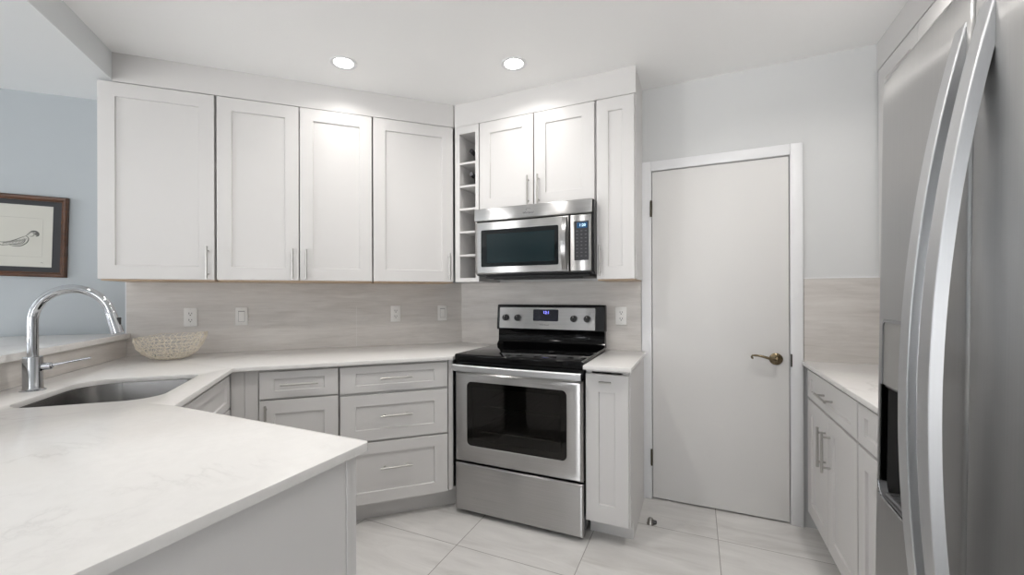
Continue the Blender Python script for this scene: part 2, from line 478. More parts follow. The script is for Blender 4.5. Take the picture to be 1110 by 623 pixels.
MB().box(DX1 + .0005, DX1 + .008, Y_WALL - .0195, Y_WALL - .005, .87, .94, .001).build('latch_plate', M['hinge'], door)
kx, kz, ky = .404, .907, Y_WALL - .002
lv = MB()
lv.lathe([(.0, -.014), (.012, -.014), (.016, -.012), (.024, -.011), (.030, -.006), (.033, -.004), (.033, 0), (0, 0)], 'y', (kx, ky, kz), 28)
lv.build('lever_rosette', M['brass'], door, label='antique brass rosette')
lv = MB()
lv.lathe([(.010, -.052), (.013, -.050), (.013, -.036), (.010, -.030), (.010, -.010)], 'y', (kx, ky, kz), 20)
pts = [(kx, ky - .045, kz)]
for i in range(1, 13):
    t = i / 12
    pts.append((kx - .118 * t, ky - .045 - .006 * math.sin(t * PI), kz + .019 * math.sin(t * PI * .80 - .25) * t ** .5 + .004 * t))
pts.append((kx - .121, ky - .045, kz + .010)); pts.append((kx - .118, ky - .045, kz + .004)); pts.append((kx - .113, ky - .045, kz + .004))
lv.tube(pts, [.009] + [.0085 - .0030 * i / 12 for i in range(1, 13)] + [.006, .006, .005], 12)
lv.build('lever_handle', M['brass'], door, label='curved antique brass lever')

# ------------------------------------------------------------------ cabinet pieces (local frame: x to the right, y into the wall, z up, door fronts at y = 0)
def shaker(mb, x0, x1, z0, z1, fw=.068, y=0.0, t=.020, fz=None, rec=.009):
    fz = fw if fz is None else fz
    def ring(ox, oz, yy): return [(x0 + ox, yy, z0 + oz), (x1 - ox, yy, z0 + oz), (x1 - ox, yy, z1 - oz), (x0 + ox, yy, z1 - oz)]
    mb.rings([ring(0, 0, y + t), ring(0, 0, y + .0015), ring(.0015, .0015, y), ring(fw, fz, y), ring(fw + .003, fz + .003, y + rec)])
    return mb
def door_part(root, name, x0, x1, z0, z1, **kw):
    g = .0018
    return shaker(MB(), x0 + g, x1 - g, z0 + g, z1 - g, **kw).build(name, M['cab'], root, smooth=False)
def pull(parent, x, z, length=.178, vertical=True, r=.0058, off=.032, inset=.024):
    mb = MB(); h = length / 2
    if vertical:
        mb.tube([(x, -off, z - h), (x, -off, z + h)], r, 12)
        for q in (-1, 1): mb.tube([(x, -off, z + q * (h - inset)), (x, .001, z + q * (h - inset))], r * .8, 10)
    else:
        mb.tube([(x - h, -off, z), (x + h, -off, z)], r, 12)
        for q in (-1, 1): mb.tube([(x + q * (h - inset), -off, z), (x + q * (h - inset), .001, z)], r * .8, 10)
    return mb.build('handle', M['nickel'], parent, label='brushed steel bar handle')
def carcass(root, x0, x1, y0, y1, z0, z1, t=.018, shelf=None, mid=None, bottom_wood=False, back=True):
    mb = MB()
    mb.box(x0, x0 + t, y0, y1, z0, z1).box(x1 - t, x1, y0, y1, z0, z1)
    mb.box(x0 + t, x1 - t, y0, y1, z1 - t, z1).box(x0 + t, x1 - t, y0, y1, z0 + .001, z0 + t)
    if back: mb.box(x0 + t, x1 - t, y1 - t, y1, z0 + t, z1 - t)
    # face frame
    fw = .030
    mb.box(x0 + t, x0 + fw, y0, y0 + .019, z0 + t, z1 - t).box(x1 - fw, x1 - t, y0, y0 + .019, z0 + t, z1 - t)
    for zz in (mid or []): mb.box(x0 + fw, x1 - fw, y0, y0 + .019, zz - .012, zz + .012)
    o = mb.build('body', M['cab'], root, smooth=False)
    if bottom_wood:
        MB().box(x0 + .004, x1 - .004, y0 + .003, y1, z0 - .009, z0 + .0005).build('bottom_panel', M['ply'], root, smooth=False, label='bare wood underside')
    return o

# ------------------------------------------------------------------ wall cabinets on the back wall
NF = 2.790
def back_root(name, label, cat='wall cabinet', s=0.0, group=None, nf=NF): return thing(name, label, cat, sn(s, nf, 0), A45, group)
UG = 'white shaker wall cabinets'
DEP = N_WALL - .002 - NF
ZB, ZT = 1.357, 2.398
c1 = back_root('wall_cabinet', 'widest white wall cabinet, single door, beside the blue-grey wall and above the woven bowl', group=UG)
carcass(c1, -1.205, -.684, .020, DEP, ZB + .003, ZT, bottom_wood=True)
d = door_part(c1, 'door', -1.208, -.684, ZB, ZT, fw=.073); pull(d, -.715, 1.455)
c2 = back_root('wall_cabinet', 'white wall cabinet with a pair of doors whose handles meet, over the light switch', group=UG)
carcass(c2, -.676, .168, .020, DEP, ZB + .003, ZT, bottom_wood=True)
d = door_part(c2, 'door', -.676, -.252, ZB, ZT, fw=.073); pull(d, -.285, 1.457)
d = door_part(c2, 'door', -.250, .168, ZB, ZT, fw=.073); pull(d, -.211, 1.455)
c3 = back_root('wall_cabinet', 'white single-door wall cabinet next to the open bottle cubbies', group=UG)
carcass(c3, .174, .697, .020, DEP, ZB + .003, ZT, bottom_wood=True)
d = door_part(c3, 'door', .174, .692, ZB, ZT, fw=.073); pull(d, .660, 1.460)

# ------------------------------------------------------------------ wall cabinets on the range wall
YF = 2.470
def front_root(name, label, cat='wall cabinet', group=None, yf=YF): return thing(name, label, cat, (0, yf, 0), 0, group)
DEPF = Y_WALL - .002 - YF
rk = front_root('wine_rack', 'narrow white open bottle rack of six cubbies in the cabinet corner', 'wine rack')
mb = MB()
mb.box(-1.474, -1.438, .002, DEPF, ZB, ZT).box(-1.319, -1.294, .002, DEPF, ZB, ZT)
mb.box(-1.438, -1.319, .002, DEPF, 2.348, ZT).box(-1.438, -1.319, .002, DEPF, ZB, 1.384)
mb.build('body', M['cab'], rk, smooth=False)
MB().box(-1.438, -1.319, DEPF - .012, DEPF, 1.384, 2.348).build('back_panel', M['rack_back_shaded'], rk, smooth=False)
cub = (2.157, 2.003, 1.850, 1.697, 1.541)
for z in cub:
    MB().box(-1.4375, -1.3195, .004, DEPF - .012, z - .014, z, .001).build('shelf', M['cab'], rk)
c4 = front_root('wall_cabinet', 'short white double-door wall cabinet mounted above the microwave', group=UG)
carcass(c4, -1.290, -.530, .020, DEPF, 1.824, ZT)
d = door_part(c4, 'door', -1.288, -.911, 1.821, ZT, fw=.073); pull(d, -.943, 1.917)
d = door_part(c4, 'door', -.908, -.532, 1.821, ZT, fw=.073); pull(d, -.875, 1.917)
c5 = front_root('wall_cabinet', 'narrow tall white wall cabinet between the microwave and the door frame', group=UG)
carcass(c5, -.524, -.306, .020, DEPF, ZB + .003, ZT + .004, bottom_wood=True)
MB().box(-.306, -.303, .016, DEPF, ZB, ZT + .004).build('side_panel', M['cab'], c5, smooth=False)
d = door_part(c5, 'door', -.524, -.309, ZB, ZT, fw=.066, fz=.073); pull(d, -.500, 1.465)

# bottles lying in the rack
def bottle(x, z, label):
    t = thing('wine_bottle', label, 'bottle', (x, 2.486, z), 0, 'dark bottles in the rack')
    t.rotation_euler = (math.radians(-7), 0, 0)
    MB().lathe([(.004, .262), (.030, .262), (.0365, .256), (.0365, .120), (.034, .100), (.020, .074), (.0145, .058), (.0145, .040), (.0145, .014)], 'y', seg=28).build('glass_body', M['bottle'], t)
    MB().lathe([(.0, .0), (.013, .0), (.0155, .003), (.0155, .012), (.0150, .048)], 'y', seg=24).build('foil_cap', M['foil'], t)
bottle(-1.359, 2.157 + .0735, 'dark bottle lying in the topmost cubby of the white rack')
bottle(-1.359, 2.003 + .0735, 'dark bottle lying in the second cubby down of the white rack')

# ------------------------------------------------------------------ wall cabinet above the right counter
RR = -PI / 2
rw = thing('wall_cabinet', 'white wall cabinet above the right-hand counter, mostly hidden by the refrigerator', 'wall cabinet', (.848, Y_WALL - .012, 0), RR, UG)
carcass(rw, .006, 1.38, .020, X_RIGHT - .85, ZB + .003, 2.408, bottom_wood=True)
for a, b in ((.004, .440), (.440, .912), (.912, 1.38)):
    door_part(rw, 'door', a, b, ZB, 2.408, fw=.073)

# ------------------------------------------------------------------ base cabinets
NB = 2.440
ZK = .105
DEPB = N_WALL - .012 - NB
def toe(root, x0, x1, y0=.085, z1=ZK, y1=None):
    MB().box(x0, x1, y0, y0 + .016, 0, z1).build('toe_kick', M['cab'], root, smooth=False)
b1 = thing('base_cabinet', 'white base cabinet with one drawer over a single door, beside the plain corner filler', 'base cabinet', sn(0, NB), A45, 'white shaker base cabinets')
carcass(b1, -.412, -.029, .020, DEPB, ZK, .891, mid=[.730])
d = door_part(b1, 'drawer', -.408, -.031, .738, .880, fw=.066, fz=.038); pull(d, -.218, .812, vertical=False)
d = door_part(b1, 'door', -.408, -.031, .108, .732, fw=.068); pull(d, -.376, .622)
fl = MB()
fl.box(-.473, -.413, .014, .034, ZK, .891, .001).box(-.534, -.4745, .014, .034, ZK, .891, .001)
fl.build('corner_filler', M['cab'], b1, smooth=False)
toe(b1, -.528, -.029)
b2 = thing('base_cabinet', 'white bank of three deep drawers beside the range', 'base cabinet', sn(0, NB), A45, 'white shaker base cabinets')
carcass(b2, -.025, .573, .020, DEPB, ZK, .891, mid=[.726, .463])
for z0, z1, hz, fz in ((.733, .880, .811, .038), (.465, .721, .603, .060), (.118, .457, .315, .062)):
    d = door_part(b2, 'drawer', -.023, .571, z0, z1, fw=.078, fz=fz); pull(d, .273, hz, .172, False)
MB().box(.576, .604, .012, .032, .118, .891, .001).build('filler_strip', M['cab'], b2, smooth=False)
toe(b2, -.025, .640)
# sink base, facing along the back wall
SB = -.535
b3 = thing('sink_cabinet', 'white sink base cabinet with false drawer front, beside the inner counter corner', 'base cabinet', sn(SB, 2.454), 3 * A45, 'white shaker base cabinets')
carcass(b3, -.78, -.022, .020, .64, ZK, .62, mid=[])
MB().box(-.78, -.004, .020, .038, .62, .891).build('front_rail', M['cab'], b3, smooth=False)
door_part(b3, 'drawer', -.775, -.004, .708, .873, fw=.066, fz=.040)
door_part(b3, 'door', -.775, -.391, .108, .704)
door_part(b3, 'door', -.389, -.004, .108, .704)
toe(b3, -.78, -.022)
# peninsula
pe = thing('peninsula_cabinet', 'white peninsula end with a flat side panel and corner post under the quartz overhang', 'base cabinet', (0, .790, 0), PI, 'white shaker base cabinets')
carcass(pe, .760, 1.36, .020, .60, ZK, .891)
MB().box(.750, .760, .036, 1.15, 0, .891, .001).build('end_panel', M['cab'], pe, smooth=False)
MB().box(.749, .785, .0205, .0345, 0, .891, .0015).build('corner_post', M['cab'], pe, smooth=False)
door_part(pe, 'door', .750, 1.055, .108, .878)
door_part(pe, 'door', 1.057, 1.36, .108, .878)
toe(pe, .76, 1.36)
# small base cabinet right of the range
YB = 2.170
b4 = thing('base_cabinet', 'slim white base cabinet with one tall pull-out front between the range and the door', 'base cabinet', (0, YB, 0), 0, 'white shaker base cabinets')
carcass(b4, -.519, -.306, .020, Y_WALL - .012 - YB, ZK, .891)
d = door_part(b4, 'door', -.520, -.302, .108, .866, fw=.066, fz=.090)
mb = MB()
mb.box(-.449, -.389, -.020, .001, .8215, .8285, .0015)
mb.build('handle', M['nickel'], d, label='short edge pull')
MB().box(-.305, -.297, .024, Y_WALL - .012 - YB, ZK - .004, .891, .001).build('side_panel', M['cab'], b4, smooth=False)
MB().box(-.305, -.297, .112, Y_WALL - .012 - YB, 0, ZK - .003, .0005).build('side_panel_base', M['cab'], b4, smooth=False)
MB().box(-.519, -.306, .112, .128, 0, ZK).build('toe_kick', M['cab'], b4, smooth=False)
# right wall run
XB = .545
b5 = thing('base_cabinet', 'white base cabinet with a wide drawer over two doors, next to the door frame', 'base cabinet', (XB, Y_WALL - .012, 0), RR, 'white shaker base cabinets')
carcass(b5, .004, .790, .020, X_RIGHT - .01 - XB, ZK, .883, mid=[.708])
d = door_part(b5, 'drawer', .012, .786, .716, .866, fw=.066, fz=.040); pull(d, .400, .790, vertical=False)
d = door_part(b5, 'door', .012, .398, .098, .708); pull(d, .362, .553, .185)
d = door_part(b5, 'door', .400, .786, .098, .708); pull(d, .437, .553, .185)
toe(b5, .004, .790)
b6 = thing('base_cabinet', 'white base cabinet partly hidden beside the refrigerator', 'base cabinet', (XB, Y_WALL - .012, 0), RR, 'white shaker base cabinets')
carcass(b6, .794, 1.40, .020, X_RIGHT - .01 - XB, ZK, .883, mid=[.708])
door_part(b6, 'drawer', .796, 1.396, .716, .866, fw=.066, fz=.040)
door_part(b6, 'door', .796, 1.396, .098, .708)
toe(b6, .794, 1.40)

# ------------------------------------------------------------------ worktops
def worktop(name, label, outer, holes, z0, z1, bev=.003):
    bm = bmesh.new()
    edges = []
    for loop in [outer] + holes:
        vs = [bm.verts.new((p[0], p[1], z1)) for p in loop]
        edges += [bm.edges.new((vs[i], vs[(i + 1) % len(vs)])) for i in range(len(vs))]
    bmesh.ops.triangle_fill(bm, use_beauty=True, use_dissolve=False, edges=edges)
    top = bm.faces[:]
    ext = bmesh.ops.extrude_face_region(bm, geom=top)
    for v in [g for g in ext['geom'] if isinstance(g, bmesh.types.BMVert)]: v.co.z = z0
    bmesh.ops.recalc_face_normals(bm, faces=bm.faces[:])
    sharp = [e for e in bm.edges if len(e.link_faces) == 2 and e.calc_face_angle(0) > .9 and abs(e.verts[0].co.z - e.verts[1].co.z) < 1e-5]
    if bev: bmesh.ops.bevel(bm, geom=sharp, offset=bev, segments=2, affect='EDGES', profile=.5)
    mb = MB(); mb.bm.free(); mb.bm = bm
    o = mb.build(name, M['quartz'])
    return tag(o, label, 'worktop')
def corner(p, a, b, r, k=5):
    """rounds the corner p between neighbours a and b"""
    p, a, b = Vector(p[:2]), Vector(a[:2]), Vector(b[:2])
    u, v = (a - p).normalized(), (b - p).normalized()
    ang = u.angle(v); d = r / math.tan(ang / 2)
    c = p + (u + v).normalized() * (r / math.sin(ang / 2))
    p0, p1 = p + u * d, p + v * d
    a0, a1 = math.atan2(*(p0 - c).yx), math.atan2(*(p1 - c).yx)
    while a1 - a0 > PI: a1 -= 2 * PI
    while a1 - a0 < -PI: a1 += 2 * PI
    return [tuple(c + Vector((math.cos(a0 + (a1 - a0) * i / k), math.sin(a0 + (a1 - a0) * i / k))) * r) for i in range(k + 1)]
def xy(v): return (v[0], v[1])
NT = N_WALL - .011
YTT = Y_WALL - .011
BAR = -1.207
pA = xy(sn((YTT * 2 - NT / R2) * R2, NT)); pB = (-1.286, YTT); pC = (-1.286, 2.41 / R2 - 1.286)
pD = xy(sn(-.515, 2.41)); pE = (-.515 / R2 - .800, .800); pF = (-.717, .800); pG = (-.717, -.42); pH = (BAR / R2 + .42, -.42); pI = xy(sn(BAR, NT))
outer = [pA, pB, pC] + corner(pD, pC, pE, .004, 2) + corner(pE, pD, pF, .004, 2) + corner(pF, pE, pG, .014) + [pG, pH, pI]
def sink_outline(d=0.0, k=8):
    s0, s1, n0, n1 = -1.028 - d, -.612 + d, 1.780 - d, 2.285 + d
    rr = rrect(s0, s1, n0, n1, (.10 + d, .10 + d, .06 + d, .13 + d), k)
    return rr
hole = [xy(sn(s, n)) for s, n in sink_outline()]
worktop('worktop', 'large white quartz worktop running from the range round the sink to the peninsula', outer, [hole], TOP - .022, TOP)
worktop('worktop', 'small white quartz worktop between the range and the door', [(-.517, 2.110), (-.283, 2.110), (-.283, YTT), (-.517, YTT)], [], TOP - .022, TOP)
worktop('worktop', 'white quartz worktop along the right wall, ending beside the refrigerator', [(.522, YTT), (.522, 1.385), (X_RIGHT - .002, 1.385), (X_RIGHT - .002, YTT)], [], .884, .906)

# raised bar
hw = MB().prism([xy(sn(-1.217, -.25)), xy(sn(-1.217, N_WALL - .001)), xy(sn(-1.36, N_WALL - .001)), xy(sn(-1.36, -.25))], 0, 1.018)
struct(hw.build('wall_bar', M['wall_cool_light'], smooth=False))
struct(MB().prism([xy(sn(-1.208, -.2)), xy(sn(-1.208, N_WALL - .012)), xy(sn(-1.216, N_WALL - .012)), xy(sn(-1.216, -.2))], TOP, 1.018).build('backsplash_bar', M['stone'], smooth=False))
worktop('bar_ledge', 'raised white quartz bar ledge behind the faucet', [xy(sn(-1.190, -.22)), xy(sn(-1.190, N_WALL - .012)), xy(sn(-1.216, N_WALL - .012)), xy(sn(-1.216, N_WALL - .002)), xy(sn(-1.80, N_WALL - .002)), xy(sn(-1.80, -.22))], [], 1.019, 1.049)

# ------------------------------------------------------------------ sink and faucet
sk = thing('sink', 'undermounted stainless steel sink bowl set in the white quartz', 'sink', sn(-.82, 2.03, TOP - .023), A45)
def srel(d, z, sh=1.0):
    return [(s + .82, n - 2.03, z) for s, n in sink_outline(d)]
mb = MB()
mb.rings([srel(.026, 0), srel(.004, 0), srel(.003, -.004), srel(.0, -.12), srel(-.012, -.17), srel(-.035, -.190), srel(-.08, -.195)], False, True)
bowl_in = mb
bowl_in.rings([srel(.026, 0), srel(.026, -.002), srel(.006, -.004), srel(.002, -.12), srel(-.010, -.172), srel(-.033, -.192), srel(-.08, -.197)], False, True)
bowl_in.build('basin', M['steel_sink'], sk)
MB().lathe([(.0, -.1925), (.030, -.1925), (.043, -.1915), (.045, -.194), (.0, -.1945)], 'z', seg=28).build('drain', M['chrome'], sk)

fa = thing('faucet', 'tall chrome gooseneck pull-down faucet by the raised bar', 'faucet', sn(-1.100, 2.100, TOP), A45)
MB().lathe([(.0, 0), (.036, 0), (.036, .003), (.030, .006), (.028, .010), (.028, .124), (.0275, .126), (.0, .126)], 'z', seg=36).build('base', M['chrome'], fa)
R_ARC = .118
zc = .262
pts = [(0, 0, .120), (0, 0, .18), (0, 0, zc)]
for i in range(1, 27):
    a = PI - (PI * .93) * i / 26
    pts.append((R_ARC + R_ARC * math.cos(a), 0, zc + R_ARC * 1.02 * math.sin(a)))
MB().tube(pts, .0160, 22).build('neck', M['chrome'], fa)
ex = Vector(pts[-1]); dr = (ex - Vector(pts[-2])).normalized()
MB().tube([ex - dr * .002, ex + dr * .001, ex + dr * .004, ex + dr * .050, ex + dr * .084, ex + dr * .086], [.0160, .0175, .0175, .0190, .0200, .0170], 24).build('spray_head', M['chrome'], fa)
hp = ex + dr * .030
MB().box(hp.x + .014, hp.x + .0245, -.008, .008, hp.z - .022, hp.z + .010, .003, 2).build('spray_button', M['black_matte'], fa, label='black spray button')
hd = MB()
hd.tube([(.022, .004, .088), (.050, .006, .088)], .0135, 20)
hd.tube([(.048, .006, .088), (.055, .006, .089)], [.0135, .008], 16)
hd.tube([(.046, .006, .090), (.085, .010, .0975), (.165, .016, .112)], [.0052, .0044, .0036], 12)
hd.build('lever', M['chrome'], fa)

# ------------------------------------------------------------------ woven bowl
bw = bmesh.new()
NA, NH = 36, 8
bc = sn(-.915, 2.865, TOP + .006)
ringsv = []
for j in range(NH + 1):
    t = j / NH
    row = []
    for i in range(NA):
        a = 2 * PI * (i + .5 * (j % 2)) / NA
        prof = (.36 + .64 * math.sin(min(1, t * 1.02) * PI / 2) ** .80)
        rim = 1 + .030 * math.sin(2 * a + .4) * t + .02 * math.sin(5 * a) * t
        z = .130 * t ** 1.3 + t * (.010 * math.cos(a - .3) + .004 * math.cos(3 * a))
        jx, jy, jz = (random.uniform(-.0035, .0035) for _ in range(3))
        row.append(bw.verts.new((.165 * prof * rim * math.cos(a) + jx, .112 * prof * rim * math.sin(a) + jy, z + (jz * min(1, t * 4)) + (random.uniform(-.004, .004) if j == NH else 0))))
    ringsv.append(row)
for j in range(NH):
    for i in range(NA):
        a, b, c_, d_ = ringsv[j][i], ringsv[j][(i + 1) % NA], ringsv[j + 1][(i + 1) % NA], ringsv[j + 1][i]
        rnd = random.random()
        if rnd < .36: bw.faces.new((a, b, c_)); bw.faces.new((a, c_, d_))
        elif rnd < .72: bw.faces.new((a, b, d_)); bw.faces.new((b, c_, d_))
        else: bw.faces.new((a, b, c_, d_))
cen = bw.verts.new((0, 0, 0))
for i in range(NA): bw.faces.new((ringsv[0][(i + 1) % NA], ringsv[0][i], cen))
mb = MB(); mb.bm.free(); mb.bm = bw
bo = mb.build('woven_bowl', M['bowl'], None, angle=180)
bo.location = bc; bo.rotation_euler = (0, 0, A45)
tag(bo, 'cream openwork woven bowl standing on the worktop in the corner', 'bowl')
wf = bo.modifiers.new('lattice', 'WIREFRAME'); wf.thickness = .0054; wf.use_even_offset = False; wf.use_replace = True

# ------------------------------------------------------------------ range
RX0, RX1 = -1.281, -.522
RYF = 2.135
rg = thing('range', 'freestanding stainless electric range with black glass cooktop', 'range', ((RX0 + RX1) / 2, RYF, 0), 0)
hw_ = (RX1 - RX0) / 2
mb = MB()
mb.box(-hw_ + .004, -hw_ + .020, .045, .640, .045, .885).box(hw_ - .020, hw_ - .004, .045, .640, .045, .885)
mb.box(-hw_ + .020, hw_ - .020, .620, .640, .045, .885)
mb.box(-hw_ + .020, hw_ - .020, .045, .640, .045, .060).box(-hw_ + .020, hw_ - .020, .045, .620, .280, .300)
mb.box(-hw_ + .020, hw_ - .020, .045, .620, .860, .885)
mb.build('body', M['black'], rg, smooth=False)
mb = MB()
mb.box(-.300, -.285, .05, .56, .32, .84).box(.285, .300, .05, .56, .32, .84).box(-.285, .285, .545, .56, .32, .84).box(-.285, .285, .05, .545, .305, .32).box(-.285, .285, .05, .545, .84, .855)
mb.build('oven_cavity', M['oven_in'], rg, smooth=False)
for z in (.62, .47):
    mb = MB()
    for q in (.075, .53): mb.tube([(-.280, q, z), (.280, q, z)], .0035, 8)
    for q in (-.276, .276): mb.tube([(q, .075, z), (q, .53, z)], .003, 8)
    for i in range(13): mb.tube([(-.24 + .04 * i, .075, z), (-.24 + .04 * i, .53, z)], .0016, 6)
    mb.build('oven_rack', M['rack'], rg)
# oven door: steel ring around dark glass
dx, dz0, dz1 = hw_ - .003, .307, .824
wx0, wx1, wz0, wz1 = -.298, .292, .425, .772
wz0 = .405
n_ = 8
inner = rrect(wx0, wx1, wz0, wz1, .028, n_)
def outer_match(inner, x0, x1, z0, z1):
    out = []
    m = len(inner) // 4
    cs = [(x0, z0), (x1, z0), (x1, z1), (x0, z1)]
    for c in range(4): out += [cs[c]] * m
    return out
od = bmesh.new()
def ring_face(bm, A, B):
    n = len(A)
    for i in range(n):
        j = (i + 1) % n
        f = []
        for v in (A[i], A[j], B[j], B[i]):
            if v not in f: f.append(v)
        if len(f) >= 3:
            try: bm.faces.new(f)
            except ValueError: pass
def uniq(bm, pts, y):
    cache = {}; r = []
    for p in pts:
        if p not in cache: cache[p] = bm.verts.new((p[0], y, p[1]))
        r.append(cache[p])
    return r
m_ = len(inner)
o0 = outer_match(inner, -dx, dx, dz0, dz1)
o1 = outer_match(inner, -dx + .006, dx - .006, dz0 + .006, dz1 - .006)
o2 = outer_match(inner, -dx + .016, dx - .016, dz0 + .010, dz1 - .010)
L0 = uniq(od, o0, .042); L1 = uniq(od, o0, .012); L2 = uniq(od, o1, .004); L2b = uniq(od, o2, .0)
L3 = uniq(od, rrect(wx0 - .001, wx1 + .001, wz0 - .001, wz1 + .001, .029, n_), .0)
L4 = uniq(od, inner, .0012); L5 = uniq(od, inner, .042)
for A, B in ((L0, L1), (L1, L2), (L2, L2b), (L2b, L3), (L3, L4), (L4, L5), (L5, L0)): ring_face(od, A, B)
mb = MB(); mb.bm.free(); mb.bm = od
dr_ = mb.build('oven_door', M['steel_h'], rg)
MB().slab(rrect(wx0 + .0005, wx1 - .0005, wz0 + .0005, wz1 - .0005, .0275, n_), .002, .006).build('oven_window', M['oven_glass'], dr_, smooth=False, label='dark tinted oven glass')
bd = bmesh.new()
A_ = uniq(bd, rrect(wx0 + .001, wx1 - .001, wz0 + .001, wz1 - .001, .027, n_), .0065); B_ = uniq(bd, rrect(wx0 + .034, wx1 - .034, wz0 + .034, wz1 - .030, .012, n_), .0065)
A2_ = uniq(bd, rrect(wx0 + .001, wx1 - .001, wz0 + .001, wz1 - .001, .027, n_), .0085); B2_ = uniq(bd, rrect(wx0 + .034, wx1 - .034, wz0 + .034, wz1 - .030, .012, n_), .0085)
for A, B in ((A_, B_), (B_, B2_), (B2_, A2_), (A2_, A_)): ring_face(bd, A, B)
mb = MB(); mb.bm.free(); mb.bm = bd
mb.build('window_border', M['black'], dr_, smooth=False, label='black border behind the oven glass')
# full width handle bar
mb = MB()
hp_ = []
for i in range(13):
    x = -hw_ + .004 + (2 * hw_ - .008) * i / 12
    bow = -.030 - .012 * math.sin(PI * i / 12)
    hp_.append([(x, bow, .8335), (x, bow - .005, .838), (x, bow - .006, .866), (x, bow - .001, .8705), (x, bow + .014, .8705), (x, bow + .014, .8335)])
mb.rings(hp_)
mb.box(-hw_ + .006, -hw_ + .040, -.022, .018, .838, .866, .003).box(hw_ - .040, hw_ - .006, -.022, .018, .838, .866, .003)
mb.build('door_handle', M['handle_grey'], dr_, label='full-width satin steel handle bar')
MB().box(-hw_ + .004, hw_ - .004, .010, .045, .826, .885, .002).build('vent_strip', M['black'], rg)
mb = MB()
pr = []
for i in range(9):
    x = -dx + 2 * dx * i / 8
    pr.append(x)
mb.rings([[(x, .045, z0_) for x, z0_ in ((-dx, .025), (dx, .025), (dx, .297), (-dx, .297))],
          [(x, .010, z0_) for x, z0_ in ((-dx, .025), (dx, .025), (dx, .297), (-dx, .297))],
          [(x, .003, z0_) for x, z0_ in ((-dx + .006, .029), (dx - .006, .029), (dx - .006, .291), (-dx + .006, .291))],
          [(x, .0, z0_) for x, z0_ in ((-dx + .018, .040), (dx - .018, .040), (dx - .018, .280), (-dx + .018, .280))]])
mb.build('storage_drawer', M['steel_h'], rg, angle=20)
for x in (-hw_ + .05, hw_ - .05):
    for y in (.09, .58):
        MB().lathe([(.018, 0), (.018, .012), (.012, .016), (.012, .046)], 'z', (x, y, 0), 16).build('foot', M['black_matte'], rg)
mb = MB().box(-hw_, hw_, -.002, .600, .888, .928, .010, 3)
mb.build('cooktop', M['black_glass'], rg)
MB().box(hw_ - .010, hw_ + .001, .004, .598, .9225, .9295, .002).build('cooktop_trim', M['steel_v'], rg, label='steel edge trim on the cooktop')
# burner rings printed on the glass
for bx_, by_, br_ in ((-.19, .17, .105), (.19, .17, .085), (-.19, .44, .075), (.19, .44, .105)):
    mb = MB(); seg = 48
    ro = [[(bx_ + r * math.cos(2 * PI * k / seg), by_ + r * math.sin(2 * PI * k / seg), .9283) for k in range(seg)] for r in (br_, br_ - .003)]
    mb.rings(ro, False, False)
    mb.build('burner_ring', mat('burner_grey', (.010, .010, .011), .15) if 'burner_grey' not in bpy.data.materials else bpy.data.materials['burner_grey'], rg, smooth=False)
# backguard
bgx = hw_ - .006
mb = MB()
def prof_ring(x): return [(x, .570, .925), (x, .588, .940), (x, .600, .950), (x, .604, 1.022), (x, .600, 1.030), (x, .640, 1.030), (x, .655, .925)]
mb.rings([prof_ring(-bgx), prof_ring(bgx)])
mb.build('backguard', M['black_glass'], rg, angle=60)
hb = .0105
def head_ring(x, d=0.0): return [(x, .585 + d, 1.028 + d), (x, .574 + d, 1.036 + d), (x, .588 + d, 1.192 - d), (x, .600 + d, 1.202 - d), (x, .640, 1.202 - d), (x, .645, 1.028 + d)]
mb = MB()
mb.rings([head_ring(-bgx - .004, .006), head_ring(-bgx), head_ring(bgx), head_ring(bgx + .004, .006)])
hd_ = mb.build('control_head', M['black'], rg)
tl = math.atan2(.014, .156)
def on_panel(z): return .574 + (z - 1.036) * math.tan(tl)
def pan(mb, x0, x1, z0, z1, off, r, th=.002):
    n = rrect(x0, x1, z0, z1, r, 4)
    mb.rings([[(x, on_panel(z) - off + th, z) for x, z in n], [(x, on_panel(z) - off, z) for x, z in n]])
    return mb
ox = -(RX0 + RX1) / 2
px0, px1 = -1.256 + ox, -.585 + ox
pan(MB(), px0, px1, 1.040, 1.183, .0025, .006, .006).build('control_panel', M['steel_h'], hd_, smooth=False, label='stainless control panel')
pan(MB(), -1.006 + ox, -.828 + ox, 1.093, 1.171, .0035, .007, .004).build('display', M['display_range'], hd_, smooth=False, label='dark display with violet clock digits')
dg = text_mesh('12:1', .026, 'clock_digits', M['digits_range'], hd_, (-.913 + ox, on_panel(1.150) - .0042, 1.150))
lg = text_mesh('Whirlpool', .016, 'logo', M['logo'], hd_, (-.928 + ox, on_panel(1.069) - .0028, 1.068), .0003, .25)
for kx_ in (-1.207, -1.117, -.722, -.634):
    kz_ = 1.113
    x = kx_ + ox; y = on_panel(kz_)
    kn = MB().lathe([(.0, -.024), (.019, -.024), (.021, -.022), (.0225, -.004), (.0225, .001), (.0, .001)], 'y', (x, y - .001, kz_), 26)
    kn.box(x - .004, x + .004, y - .030, y - .020, kz_ - .019, kz_ + .019, .0015)
    kb = kn.build('knob', M['knob'], hd_, label='black control knob')
    MB().box(x - .001, x + .001, y - .0312, y - .0298, kz_ + .006, kz_ + .018).build('pointer', M['plate'], kb, smooth=False)

